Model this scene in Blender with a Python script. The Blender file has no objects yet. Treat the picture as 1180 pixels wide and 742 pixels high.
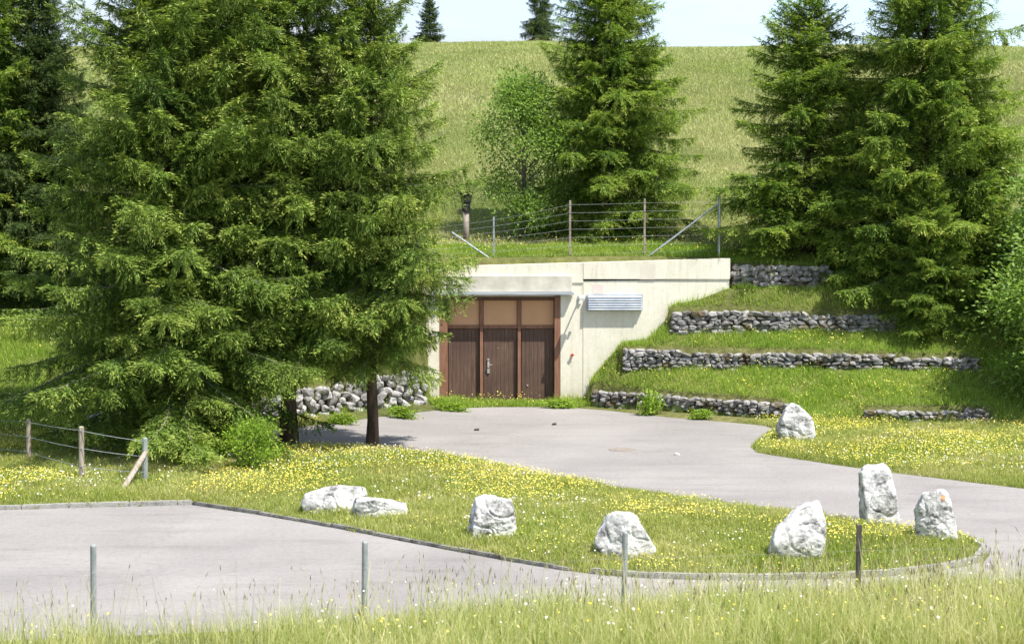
import bpy, bmesh, math, random
import numpy as np
from mathutils import Vector, noise, geometry
R = math.radians
rng = np.random.default_rng(7); random.seed(7)
S = bpy.context.scene
# ------------------------------------------------------------------ camera
F = 2000.0; CH = 5.0; PT = math.atan(121/2000)
cam = bpy.data.objects.new('camera', bpy.data.cameras.new('camera')); S.collection.objects.link(cam)
cam.location = (0, 0, CH); cam.rotation_euler = (math.pi/2-PT, 0, 0)
cam.data.sensor_width = 36; cam.data.lens = F/1180*36
cam.data.clip_start = 0.5; cam.data.clip_end = 3000
cam.data.dof.use_dof = True; cam.data.dof.focus_distance = 40; cam.data.dof.aperture_fstop = 4.0
S.camera = cam
# ------------------------------------------------------------------ sky, sun, exposure
SUN_EL, SUN_AZ = 61, 50          # degrees above ground; degrees to the right of straight behind the camera
W = bpy.data.worlds.new("World"); S.world = W; W.use_nodes = True
wn, wl = W.node_tree.nodes, W.node_tree.links
sky = wn.new('ShaderNodeTexSky'); sky.sky_type = 'NISHITA'; sky.sun_disc = False
sky.sun_elevation = R(SUN_EL); sky.sun_rotation = R(180-SUN_AZ); sky.altitude = 1200
sky.dust_density = 1.6; sky.air_density = 1.0
bgn = wn['Background']; bgn.inputs[1].default_value = 0.15
tc = wn.new('ShaderNodeTexCoord'); mp = wn.new('ShaderNodeMapping'); mp.inputs['Scale'].default_value = (1.5, 1.5, 9)
nz = wn.new('ShaderNodeTexNoise'); nz.inputs['Scale'].default_value = 2.2; nz.inputs['Detail'].default_value = 8; nz.inputs['Roughness'].default_value = .55
rp = wn.new('ShaderNodeValToRGB'); rp.color_ramp.elements[0].position = .36; rp.color_ramp.elements[1].position = .66
mx = wn.new('ShaderNodeMix'); mx.data_type = 'RGBA'
wl.new(tc.outputs['Generated'], mp.inputs[0]); wl.new(mp.outputs[0], nz.inputs[0]); wl.new(nz.outputs[0], rp.inputs[0])
wl.new(rp.outputs[0], mx.inputs[0]); wl.new(sky.outputs[0], mx.inputs[6]); mx.inputs[7].default_value = (2.6, 2.8, 3.1, 1)
wl.new(mx.outputs[2], bgn.inputs[0])
sl = bpy.data.lights.new('sun', 'SUN'); sl.energy = 4.2; sl.angle = R(.53); sl.color = (1, .955, .88)
sun = bpy.data.objects.new('sun', sl); S.collection.objects.link(sun)
sd_ = Vector((math.cos(R(SUN_EL))*math.sin(R(SUN_AZ)), -math.cos(R(SUN_EL))*math.cos(R(SUN_AZ)), math.sin(R(SUN_EL))))
sun.rotation_euler = sd_.to_track_quat('Z', 'Y').to_euler()
S.view_settings.view_transform = 'Standard'; S.view_settings.look = 'None'
S.view_settings.gamma = 1; S.view_settings.exposure = 1.03
S.render.engine = 'CYCLES'
S.cycles.max_bounces = 7; S.cycles.diffuse_bounces = 3; S.cycles.transmission_bounces = 4; S.cycles.transparent_max_bounces = 4

# ------------------------------------------------------------------ pixel -> place
cp, sp = math.cos(PT), math.sin(PT)
def ray(u, v):
    a = (u-590)/F; b = (371-v)/F
    return a, cp+b*sp, -sp+b*cp
def G(u, v, z=0.0):
    a, y, c = ray(u, v); t = (z-CH)/c
    return (a*t, y*t)
def P(u, v, Y):
    a, y, c = ray(u, v); t = Y/y
    return (a*t, CH+c*t)
def X(u, Y, z=0): # world x of pixel column at depth Y
    return (u-590)/F*(Y*cp+(CH-z)*sp)

# ------------------------------------------------------------------ helpers
def tag(o, label=None, cat=None, group=None, kind=None):
    if label: o['label'] = label
    if cat: o['category'] = cat
    if group: o['group'] = group
    if kind: o['kind'] = kind
    return o
def link(o, parent=None):
    S.collection.objects.link(o)
    if parent is not None: o.parent = parent
    return o
def empty(name, loc, label, cat, group=None, rz=0, sc=1):
    o = bpy.data.objects.new(name, None); link(o); o.location = loc; o.rotation_euler = (0, 0, rz)
    o.scale = (sc, sc, sc) if not hasattr(sc, '__len__') else sc
    o.empty_display_size = .2
    return tag(o, label, cat, group)
def npmesh(name, V, faces_list, mat, attrs=None, smooth=False):
    """V (n,3); faces_list = list of int arrays (m,k)"""
    me = bpy.data.meshes.new(name); V = np.ascontiguousarray(V, dtype=np.float32)
    me.vertices.add(len(V)); me.vertices.foreach_set('co', V.ravel())
    loops = np.concatenate([f.ravel() for f in faces_list]).astype(np.int32)
    tot = np.concatenate([np.full(len(f), f.shape[1], dtype=np.int32) for f in faces_list])
    st = np.concatenate([[0], np.cumsum(tot)[:-1]]).astype(np.int32)
    me.loops.add(len(loops)); me.loops.foreach_set('vertex_index', loops)
    me.polygons.add(len(tot)); me.polygons.foreach_set('loop_start', st); me.polygons.foreach_set('loop_total', tot)
    me.polygons.foreach_set('use_smooth', np.full(len(tot), smooth))
    if attrs:
        for k, a in attrs.items():
            at = me.attributes.new(k, 'FLOAT', 'POINT'); at.data.foreach_set('value', np.ascontiguousarray(a, dtype=np.float32))
    me.update(calc_edges=True); me.validate()
    if mat: me.materials.append(mat)
    return me
def mobj(name, me, parent=None): return link(bpy.data.objects.new(name, me), parent)
class MB:
    def __init__(s): s.bm = bmesh.new()
    def box(s, x0, x1, y0, y1, z0, z1, bev=0.0):
        r = bmesh.ops.create_cube(s.bm, size=1); vs = r['verts']
        for v in vs:
            v.co = Vector(((x0+x1)/2+v.co.x*(x1-x0), (y0+y1)/2+v.co.y*(y1-y0), (z0+z1)/2+v.co.z*(z1-z0)))
        if bev:
            es = list({e for v in vs for e in v.link_edges})
            bmesh.ops.bevel(s.bm, geom=es, offset=bev, segments=2, affect='EDGES', profile=.6)
        return s
    def tube(s, pts, rad, n=8, cap=True):
        pts = [Vector(p) for p in pts]; rad = rad if hasattr(rad, '__len__') else [rad]*len(pts)
        rings = []
        for i, p in enumerate(pts):
            d = (pts[min(i+1, len(pts)-1)]-pts[max(i-1, 0)]).normalized()
            a = d.orthogonal().normalized() if abs(d.z) > .9 else d.cross(Vector((0, 0, 1))).normalized()
            b = d.cross(a)
            rings.append([s.bm.verts.new(p+(a*math.cos(2*math.pi*k/n)+b*math.sin(2*math.pi*k/n))*rad[i]) for k in range(n)])
        for q in range(len(rings)-1):
            for k in range(n):
                s.bm.faces.new((rings[q][k], rings[q][(k+1) % n], rings[q+1][(k+1) % n], rings[q+1][k]))
        if cap:
            s.bm.faces.new(rings[0]); s.bm.faces.new(rings[-1])
        return s
    def build(s, name, mat, parent=None, smooth=False):
        bmesh.ops.recalc_face_normals(s.bm, faces=s.bm.faces)
        me = bpy.data.meshes.new(name); s.bm.to_mesh(me); s.bm.free(); me.materials.append(mat)
        if smooth: me.polygons.foreach_set('use_smooth', [True]*len(me.polygons))
        return mobj(name, me, parent)
def vnoise(x, y, s, seed=0):
    x = np.asarray(x)*s+seed*17.3; y = np.asarray(y)*s+seed*9.1
    xi = np.floor(x).astype(np.int64); yi = np.floor(y).astype(np.int64); fx = x-xi; fy = y-yi
    fx = fx*fx*(3-2*fx); fy = fy*fy*(3-2*fy)
    def h(a, b):
        n = (a*374761393+b*668265263+seed*1442695) & 0x7fffffff
        n = ((n ^ (n >> 13))*1274126177) & 0x7fffffff
        return ((n ^ (n >> 16)) & 0xffff)/65535.
    return (h(xi, yi)*(1-fx)+h(xi+1, yi)*fx)*(1-fy)+(h(xi, yi+1)*(1-fx)+h(xi+1, yi+1)*fx)*fy
def fb(x, y, s, seed=0): return .55*vnoise(x, y, s, seed)+.3*vnoise(x, y, s*2.1, seed+1)+.15*vnoise(x, y, s*4.3, seed+2)

# ------------------------------------------------------------------ materials
def mat(name, rough=.8, spec=.3, metal=0.):
    m = bpy.data.materials.new(name); m.use_nodes = True; b = m.node_tree.nodes['Principled BSDF']
    b.inputs['Roughness'].default_value = rough; b.inputs['Specular IOR Level'].default_value = spec; b.inputs['Metallic'].default_value = metal
    return m, m.node_tree.nodes, m.node_tree.links, b
def ramp(n, stops):
    r = n.new('ShaderNodeValToRGB'); e = r.color_ramp.elements
    while len(e) < len(stops): e.new(.5)
    for i, (p, c) in enumerate(stops): e[i].position = p; e[i].color = (*c, 1)
    return r
def noisen(n, l, scale, detail=6, rough=.6, vec=None, mapscale=None, coord='Object'):
    t = n.new('ShaderNodeTexNoise'); t.inputs['Scale'].default_value = scale; t.inputs['Detail'].default_value = detail; t.inputs['Roughness'].default_value = rough
    c = n.new('ShaderNodeTexCoord')
    if mapscale:
        m = n.new('ShaderNodeMapping'); m.inputs['Scale'].default_value = mapscale; l.new(c.outputs[coord], m.inputs[0]); l.new(m.outputs[0], t.inputs[0])
    else: l.new(c.outputs[coord], t.inputs[0])
    return t
def mixc(n, l, fac, a, b, mode='MIX'):
    m = n.new('ShaderNodeMix'); m.data_type = 'RGBA'; m.blend_type = mode
    for i, v in ((0, fac), (6, a), (7, b)):
        if isinstance(v, (int, float)): m.inputs[i].default_value = v
        elif isinstance(v, tuple): m.inputs[i].default_value = (*v, 1)
        else: l.new(v, m.inputs[i])
    return m.outputs[2]
def bump(n, l, b, h, strength=.4, dist=.02):
    bp = n.new('ShaderNodeBump'); bp.inputs['Strength'].default_value = strength; bp.inputs['Distance'].default_value = dist
    l.new(h, bp.inputs['Height']); l.new(bp.outputs[0], b.inputs['Normal'])
def simple(name, c1, c2, scale=3, rough=.8, spec=.3, metal=0., bmp=.2, dist=.01, mapscale=None, lo=.35, hi=.68):
    m, n, l, b = mat(name, rough, spec, metal); t = noisen(n, l, scale, mapscale=mapscale)
    r = ramp(n, [(lo, c1), (hi, c2)]); l.new(t.outputs[0], r.inputs[0]); l.new(r.outputs[0], b.inputs['Base Color'])
    if bmp: bump(n, l, b, t.outputs[0], bmp, dist)
    return m
def leafmat(name, stops, attr='rnd', trans=.35, patch=None, patchscale=.25, rough=.6, spec=.25):
    """thin leaf: diffuse reflection plus light passing through; colour from a per-leaf attribute"""
    m, n, l, b = mat(name, rough, spec)
    a = n.new('ShaderNodeAttribute'); a.attribute_name = attr
    r = ramp(n, stops); l.new(a.outputs['Fac'], r.inputs[0]); col = r.outputs[0]
    if patch:
        t = noisen(n, l, patchscale, 5, .6); pr = ramp(n, [(.36, (0, 0, 0)), (.66, (1, 1, 1))]); l.new(t.outputs[0], pr.inputs[0])
        col = mixc(n, l, pr.outputs[0], col, mixc(n, l, 1.0, col, patch, 'MULTIPLY'))
    l.new(col, b.inputs['Base Color'])
    tr = n.new('ShaderNodeBsdfTranslucent'); l.new(mixc(n, l, 1.0, col, (1.15, 1.2, .6), 'MULTIPLY'), tr.inputs[0])
    ms = n.new('ShaderNodeMixShader'); ms.inputs[0].default_value = trans
    l.new(b.outputs[0], ms.inputs[1]); l.new(tr.outputs[0], ms.inputs[2]); l.new(ms.outputs[0], n['Material Output'].inputs[0])
    return m
# ground under the grass
def ground_mat():
    m, n, l, b = mat('meadow_soil', .95, .1)
    t = noisen(n, l, .13, 8, .6, coord='Object'); r = ramp(n, [(.3, (.085, .10, .035)), (.5, (.14, .15, .05)), (.7, (.20, .19, .08))]); l.new(t.outputs[0], r.inputs[0])
    t2 = noisen(n, l, 5, 6, .7); r2 = ramp(n, [(.35, (.55, .55, .5)), (.7, (1.15, 1.15, 1.1))]); l.new(t2.outputs[0], r2.inputs[0])
    l.new(mixc(n, l, 1., r.outputs[0], r2.outputs[0], 'MULTIPLY'), b.inputs['Base Color']); bump(n, l, b, t2.outputs[0], .6, .08)
    return m
def asphalt_mat():
    m, n, l, b = mat('old_asphalt', .92, .2)
    t = noisen(n, l, .35, 6, .55); r = ramp(n, [(.3, (.235, .22, .212)), (.7, (.315, .295, .282))]); l.new(t.outputs[0], r.inputs[0])
    t2 = noisen(n, l, 60, 3, .7); r2 = ramp(n, [(.3, (.66, .66, .66)), (.7, (1.2, 1.2, 1.2))]); l.new(t2.outputs[0], r2.inputs[0])
    c = mixc(n, l, 1., r.outputs[0], r2.outputs[0], 'MULTIPLY')
    t3 = noisen(n, l, .9, 7, .7, mapscale=(.5, 2.2, 1)); r3 = ramp(n, [(.52, (1, 1, 1)), (.66, (.86, .85, .84))]); l.new(t3.outputs[0], r3.inputs[0])
    c = mixc(n, l, 1., c, r3.outputs[0], 'MULTIPLY')
    vo = n.new('ShaderNodeTexVoronoi'); vo.feature = 'DISTANCE_TO_EDGE'; vo.inputs['Scale'].default_value = .28
    nd = noisen(n, l, 1.4, 5, .6); va = n.new('ShaderNodeVectorMath'); va.operation = 'MULTIPLY_ADD'; va.inputs[1].default_value = (.9, .9, .9)
    co = n.new('ShaderNodeTexCoord'); l.new(nd.outputs['Color'], va.inputs[0]); l.new(co.outputs['Object'], va.inputs[2]); l.new(va.outputs[0], vo.inputs[0])
    rc = ramp(n, [(.0, (.8, .79, .77)), (.008, (1, 1, 1))]); l.new(vo.outputs[0], rc.inputs[0])
    c = mixc(n, l, .5, c, mixc(n, l, 1., c, rc.outputs[0], 'MULTIPLY'))
    t4 = noisen(n, l, 11, 5, .75); r4 = ramp(n, [(.34, (.86, .86, .86)), (.5, (1, 1, 1)), (.68, (1.07, 1.07, 1.07))]); l.new(t4.outputs[0], r4.inputs[0]); c = mixc(n, l, 1., c, r4.outputs[0], 'MULTIPLY')
    t5 = noisen(n, l, 2.6, 8, .8); r5 = ramp(n, [(.62, (1, 1, 1)), (.70, (.80, .78, .75))]); l.new(t5.outputs[0], r5.inputs[0]); c = mixc(n, l, 1., c, r5.outputs[0], 'MULTIPLY')
    l.new(c, b.inputs['Base Color']); bump(n, l, b, t2.outputs[0], .35, .01)
    return m
def rock_mat(name, light, dark, thr=.46, scale=3.0, attr=False, moss=None):
    m, n, l, b = mat(name, .9, .2)
    t = noisen(n, l, scale, 9, .68); r = ramp(n, [(thr-.11, dark), (thr-.02, tuple(.62*a for a in light)), (thr+.07, light)]); l.new(t.outputs[0], r.inputs[0]); c = r.outputs[0]
    t2 = noisen(n, l, scale*7, 6, .7); r2 = ramp(n, [(.3, (.7, .7, .7)), (.62, (1.05, 1.05, 1.05))]); l.new(t2.outputs[0], r2.inputs[0])
    c = mixc(n, l, .8, c, mixc(n, l, 1., c, r2.outputs[0], 'MULTIPLY'))
    if attr:
        a = n.new('ShaderNodeAttribute'); a.attribute_name = 'rnd'; ra = ramp(n, [(0, (.55, .54, .52)), (.5, (.88, .87, .85)), (1, (1.28, 1.26, 1.22))]); l.new(a.outputs['Fac'], ra.inputs[0])
        c = mixc(n, l, 1., c, ra.outputs[0], 'MULTIPLY')
    if moss:
        t3 = noisen(n, l, 2.2, 5, .6); r3 = ramp(n, [(.54, (0, 0, 0)), (.62, (1, 1, 1))]); l.new(t3.outputs[0], r3.inputs[0]); c = mixc(n, l, r3.outputs[0], c, moss)
    l.new(c, b.inputs['Base Color']); bump(n, l, b, t2.outputs[0], .7, .03)
    return m
M = {}
M['ground'] = ground_mat(); M['asphalt'] = asphalt_mat()
M['boulder'] = rock_mat('white_limestone', (.70, .685, .66), (.14, .135, .135), .475, 3.6)
M['walls'] = rock_mat('grey_wall_stone', (.36, .35, .35), (.07, .065, .06), .46, 5.0, True, (.12, .095, .055))
M['wallw'] = rock_mat('pale_wall_stone', (.42, .41, .41), (.10, .095, .09), .45, 5.0, True)
M['bark'] = simple('spruce_bark', (.045, .03, .022), (.15, .10, .075), 9, .95, .1, bmp=.9, dist=.04, mapscale=(1, 1, .25))
M['twig'] = simple('grey_twig', (.10, .085, .07), (.24, .21, .18), 9, .95, .1, bmp=0)
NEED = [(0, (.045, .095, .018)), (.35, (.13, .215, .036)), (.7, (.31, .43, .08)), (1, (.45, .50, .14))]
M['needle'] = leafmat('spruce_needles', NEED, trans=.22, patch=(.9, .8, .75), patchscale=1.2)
M['needle_fresh'] = leafmat('fresh_spruce_needles', [(0, (.05, .11, .02)), (.35, (.145, .24, .038)), (.7, (.35, .46, .075)), (1, (.52, .55, .15))], trans=.35, patch=(.85, .85, .8), patchscale=1.2)
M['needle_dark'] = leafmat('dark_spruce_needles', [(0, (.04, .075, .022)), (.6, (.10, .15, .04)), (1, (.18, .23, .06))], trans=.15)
M['leaf'] = leafmat('rowan_leaves', [(0, (.11, .20, .04)), (.6, (.26, .38, .09)), (1, (.40, .50, .16))], trans=.45)
M['shrubleaf'] = leafmat('bright_shrub_leaves', [(0, (.10, .19, .015)), (.6, (.25, .38, .035)), (1, (.38, .50, .07))], trans=.3)
GR = [(0, (.18, .23, .045)), (.4, (.31, .36, .075)), (.7, (.47, .47, .16)), (1, (.62, .55, .32))]
M['grass'] = leafmat('meadow_grass', GR, trans=.45, patch=(.82, .95, .70), patchscale=.35)
M['terrgrass'] = leafmat('terrace_grass_blades', [(0, (.15, .25, .04)), (.4, (.29, .41, .06)), (.75, (.45, .52, .12)), (1, (.62, .58, .27))], trans=.45, patch=(.85, .95, .8), patchscale=.5)
M['hillgrass'] = leafmat('hill_grass', [(0, (.30, .32, .12)), (.5, (.46, .46, .19)), (1, (.60, .56, .32))], trans=.3, patch=(.62, .80, .50), patchscale=.09)
M['tallgrass'] = leafmat('tall_seeding_grass', [(0, (.24, .29, .07)), (.4, (.44, .46, .15)), (.7, (.62, .58, .28)), (1, (.74, .65, .42))], trans=.4, patch=(.8, .9, .7), patchscale=.6)
M['seed'] = leafmat('grass_seed_heads', [(0, (.20, .15, .10)), (.5, (.40, .32, .20)), (1, (.62, .55, .36))], trans=.3)
M['yellow'] = leafmat('yellow_petals', [(0, (.70, .56, .05)), (1, (.82, .75, .20))], trans=.25)
M['white'] = leafmat('white_petals', [(0, (.75, .75, .70)), (1, (.85, .82, .82))], trans=.3)
M['zinc'] = simple('galvanised_steel', (.33, .36, .38), (.50, .53, .55), 6, .45, .5, .75, bmp=.05)
M['zincdull'] = simple('weathered_zinc', (.22, .25, .25), (.36, .38, .37), 9, .7, .4, .3, bmp=.1)
M['rustpost'] = simple('brownish_steel', (.20, .16, .13), (.34, .30, .26), 8, .75, .3, .2, bmp=.1)
M['wood'] = simple('weathered_wood', (.22, .18, .14), (.46, .40, .33), 8, .9, .2, bmp=.4, mapscale=(3, 3, .4))
M['darkpost'] = simple('dark_old_wood', (.05, .045, .04), (.13, .115, .10), 8, .9, .2, bmp=.4, mapscale=(3, 3, .4))
M['kerb'] = rock_mat('kerb_granite', (.34, .33, .30), (.16, .15, .13), .42, 5)
M['kerbdark'] = rock_mat('dark_kerb_stone', (.25, .24, .215), (.08, .07, .055), .47, 6)
M['black'] = simple('black_pipe_cap', (.012, .012, .013), (.03, .03, .03), 5, .5, .4, bmp=0)

# ------------------------------------------------------------------ asphalt outline
front = [G(-260, 594), G(0, 587.5), G(110, 584), G(222, 581.5)]
isl_low = [G(222, 581.5), G(320, 596), G(410, 612.5), G(500, 630), G(600, 649), G(690, 663), G(800, 668.5), G(940, 667.5), G(1040, 663), G(1110, 653), G(1136, 645), G(1143, 636)]
isl_up = [G(1143, 636), G(1128, 623), G(1080, 613), G(990, 603), G(900, 590), G(800, 577), G(700, 561), G(620, 547), G(560, 534), G(500, 523), G(440, 520), G(345, 514), G(240, 513)]
yard = [G(240, 500), G(300, 496), G(345, 492.5), G(400, 485), G(497, 473), G(545, 469.3), G(610, 468.6), G(680, 470.5), G(760, 480), G(835, 486), G(897, 492), G(880, 503), G(860, 519), G(905, 527), G(1000, 541), G(1090, 552), G(1180, 563), G(1300, 577), G(1500, 600)]
bottom = [(22, 24.5), (9.5, 23.4), (5.5, 22.7), (2, 22.0), (-3, 20.8), (-7, 20.1), (-14, 19.9)]
def smooth_line(p, k=2):
    for _ in range(k):
        q = [p[0]]
        for a, b in zip(p[:-1], p[1:]):
            q += [(a[0]*.75+b[0]*.25, a[1]*.75+b[1]*.25), (a[0]*.25+b[0]*.75, a[1]*.25+b[1]*.75)]
        q.append(p[-1]); p = q
    return p
kerb_line = front[:]  # straight parking edge
isl_curve = smooth_line(isl_low+isl_up[1:], 2)
ASP = front[:-1]+isl_curve+smooth_line(yard, 1)+bottom
A = np.array(ASP)
def sdist(x, y):
    """signed distance to the asphalt edge, positive on the grass"""
    x = np.asarray(x, float); y = np.asarray(y, float); sh = x.shape; x = x.ravel(); y = y.ravel()
    d = np.full(x.shape, 1e9); ins = np.zeros(x.shape, bool)
    near = (np.abs(x) < 25) & (y > 17) & (y < 48); xn, yn = x[near], y[near]; dn = np.full(xn.shape, 1e9); inn = np.zeros(xn.shape, bool)
    B = np.roll(A, -1, axis=0)
    for (ax, ay), (bx, by) in zip(A, B):
        vx, vy = bx-ax, by-ay; L = vx*vx+vy*vy
        if L < 1e-12: continue
        t = np.clip(((xn-ax)*vx+(yn-ay)*vy)/L, 0, 1)
        dn = np.minimum(dn, np.hypot(xn-ax-t*vx, yn-ay-t*vy))
        c = ((ay > yn) != (by > yn)) & (xn < (bx-ax)*(yn-ay)/(by-ay+1e-15)+ax)
        inn ^= c
    d[near] = np.where(inn, -dn, dn); d[~near] = 5
    return d.reshape(sh)

# ------------------------------------------------------------------ terrain
ip = np.interp
def Y1(x): return ip(x, [-30, -20, -10, -6.2, -2.3, -2.0, 2.05, 6.65, 11.3, 20, 40], [37, 38, 39.6, 41.6, 45.9, 45.6, 45.6, 42.2, 41.0, 40.5, 40])
def w1(x): return ip(x, [-10, -9.6, 6.6, 7.0, 8.2, 8.6, 11.2, 12.0], [.7, .06, .06, .45, .45, .06, .06, .7])
def zb1(x): return 0*x
def zt1(x): return ip(x, [-30, -10, -6.2, -2.35, -2.2, 1.98, 2.06, 6.65, 7.3, 11.3, 40], [.4, .45, .6, 1.0, 0, 0, .47, .46, .28, .42, .5])
def Y2(x): return ip(x, [-30, -10, -6.2, -2.3, -2.0, 2.9, 11.7, 40], [41, 42.4, 43.6, 46.06, 45.8, 45.6, 43.6, 43])
def w2(x): return ip(x, [2.8, 2.9, 11.6, 12.2], [.06, .06, .06, .7])
def zb2(x): return ip(x, [-30, -10, -2.35, -2.2, 1.98, 2.1, 2.85, 2.92, 11.7, 40], [1.0, 1.2, 1.9, 0, 0, .52, .95, .98, 1.08, 1.1])
def zt2(x): return ip(x, [-30, -10, -2.35, -2.2, 1.98, 2.1, 2.85, 2.92, 11.7, 40], [1.0, 1.2, 1.9, 0, 0, .53, 1.0, 1.5, 1.45, 1.5])
def Y3(x): return ip(x, [-30, -10, -2.3, -2.0, 4.1, 10.7, 40], [43.5, 44.6, 46.18, 46.0, 46.0, 45.6, 45])
def w3(x): return ip(x, [4.0, 4.1, 10.6, 11.2], [.05, .06, .06, .6])
def zb3(x): return ip(x, [-30, -10, -2.35, -2.2, 1.98, 2.13, 2.92, 3.57, 4.08, 10.7, 40], [1.8, 2.0, 2.6, 0, 0, .58, 1.5, 1.55, 1.9, 1.95, 2.0])
def zt3(x): return ip(x, [-30, -10, -2.35, -2.2, 1.98, 2.13, 2.92, 3.57, 4.08, 4.16, 10.7, 40], [1.8, 2.0, 2.6, 0, 0, .58, 1.5, 1.55, 1.95, 2.5, 2.42, 2.5])
def zf(x): return ip(x, [-30, -10, -2.35, -2.2, 1.98, 2.13, 2.96, 3.57, 4.14, 4.26, 5.05, 5.74, 40], [2.7, 2.8, 3.1, 0, 0, .60, 1.5, 1.56, 2.0, 2.55, 2.72, 3.0, 2.95])
def za(x): return ip(x, [-30, -10, -3, 5.8, 5.9, 8.2, 40], [3.6, 3.7, 3.8, 3.8, 3.66, 3.64, 3.6])
def terrain(x, y, detail=True):
    x = np.asarray(x, float); y = np.asarray(y, float)
    sof = ip(x, [8.2, 9.2], [0, 1])
    nodes = [(Y1(x)-w1(x), zb1(x)), (Y1(x)+w1(x), zt1(x)), (Y2(x)-w2(x), zb2(x)), (Y2(x)+w2(x), zt2(x)), (Y3(x)-w3(x), zb3(x)), (Y3(x)+w3(x), zt3(x)),
             (46.25+0*x, zf(x)), (46.62-.2*sof, zf(x)), (46.74+.7*sof, za(x))]
    z = np.where(x*0 == 0, 0.0, 0.0)
    for (ya, a), (yb, b) in zip(nodes[:-1], nodes[1:]):
        z = z+(b-a)*np.clip((y-ya)/np.maximum(yb-ya, 1e-3), 0, 1)
    hy = [46.9, 60, 90, 112, 122, 130, 145, 220, 900]; hz = [0, 2.35, 7.85, 11.9, 13.25, 13.7, 13.2, 8, 0]
    und = (vnoise(x, y, .035, 5)-.5)*1.6+(vnoise(x, y, .11, 6)-.5)*.45
    z = z+ip(y, hy, hz)+und*np.clip((y-50)/25, 0, 1)*np.clip((300-y)/100, 0, 1)
    # bank falling from the camera down to the parking place
    edge = ip(x, [-14, -7, -3, 2, 5.5, 9.5, 22], [19.6, 19.8, 20.4, 21.5, 22.2, 22.9, 24])
    z = z+np.clip((edge-y)*.155, 0, 3.2)
    if detail:
        s = sdist(x, y)
        z = z+np.where(s > 0, .10*(1-np.exp(-s/.5)), np.clip(s*.3, -.06, 0))
        z = z+np.where(s > .6, (vnoise(x, y, .7, 9)-.5)*.07*np.clip((s-.6)/1.5, 0, 1), 0)
    return z
def seg(a, b, st): return np.arange(a, b, st)
xs = np.concatenate([-np.geomspace(900, 16, 42)[:-1], seg(-16, -2.5, .16), seg(-2.5, 6.3, .08), seg(6.3, 16, .16), np.geomspace(16, 900, 42)])
ys = np.concatenate([[-300, -100, -30, -10, 0, 8], seg(12, 40, .17), seg(40, 47.2, .05), seg(47.2, 60, .4), seg(60, 150, 1.2), np.geomspace(150, 1200, 24)])
gx, gy = np.meshgrid(xs, ys); gz = terrain(gx, gy)
V = np.stack([gx, gy, gz], -1).reshape(-1, 3); nx, ny = len(xs), len(ys)
i = np.arange(nx*ny).reshape(ny, nx); q = np.stack([i[:-1, :-1], i[:-1, 1:], i[1:, 1:], i[1:, :-1]], -1).reshape(-1, 4)
tag(mobj('ground', npmesh('ground', V, [q], M['ground'], smooth=True)), kind='structure')
# asphalt sheet
tri = geometry.tessellate_polygon([[Vector((a, b, 0)) for a, b in ASP]])
V = np.array([(a, b, 0.0) for a, b in ASP])
tag(mobj('asphalt_road', npmesh('asphalt_road', V, [np.array(tri)], M['asphalt'])), kind='structure')
# kerb: short stones laid along the edge
def kerb(name, line, h, w, mat_, gap=.012, seglen=.95):
    mb = MB(); pts = [Vector((a, b, 0)) for a, b in line]
    d = [0]
    for a, b in zip(pts[:-1], pts[1:]): d.append(d[-1]+(b-a).length)
    def at(s):
        for k in range(len(d)-1):
            if s <= d[k+1] or k == len(d)-2: return pts[k].lerp(pts[k+1], (s-d[k])/max(d[k+1]-d[k], 1e-6))
    s = 0
    while s < d[-1]-.2:
        L = seglen*random.uniform(.75, 1.15); p = at(s+gap); q_ = at(min(s+L, d[-1])); t = (q_-p).normalized(); n_ = Vector((-t.y, t.x, 0))
        if sdist(np.array([(p+n_*.2).x]), np.array([(p+n_*.2).y]))[0] < 0: n_ = -n_
        hh = h*random.uniform(.85, 1.12); j = random.uniform(-.01, .012)
        v = [p+n_*(j-.02), q_+n_*(j-.02), q_+n_*(w+j), p+n_*(w+j)]
        bt = [mb.bm.verts.new((a.x, a.y, -.06)) for a in v]; tp = [mb.bm.verts.new((a.x, a.y, hh+random.uniform(-.006, .006))) for a in v]
        mb.bm.faces.new(tp); mb.bm.faces.new(bt)
        for k in range(4): mb.bm.faces.new((bt[k], bt[(k+1) % 4], tp[(k+1) % 4], tp[k]))
        bmesh.ops.bevel(mb.bm, geom=[e for e in mb.bm.edges if e.verts[0] in tp and e.verts[1] in tp], offset=.015, segments=2, affect='EDGES')
        s += L
    return tag(mb.build(name, mat_), kind='structure')
kerb('kerb', kerb_line, .07, .13, M['kerb'])
lowpts = [p for p in isl_curve[:int(len(isl_curve)*.56)]]
uu = [590+F*p[0]/p[1] for p in lowpts]
kerb('kerb', [p for p, u in zip(lowpts, uu) if u < 672], .055, .09, M['kerbdark'])
k0 = next(k for k, u in enumerate(uu) if u > 672); kerb('kerb', lowpts[k0:], .085, .11, M['kerb'])

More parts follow.
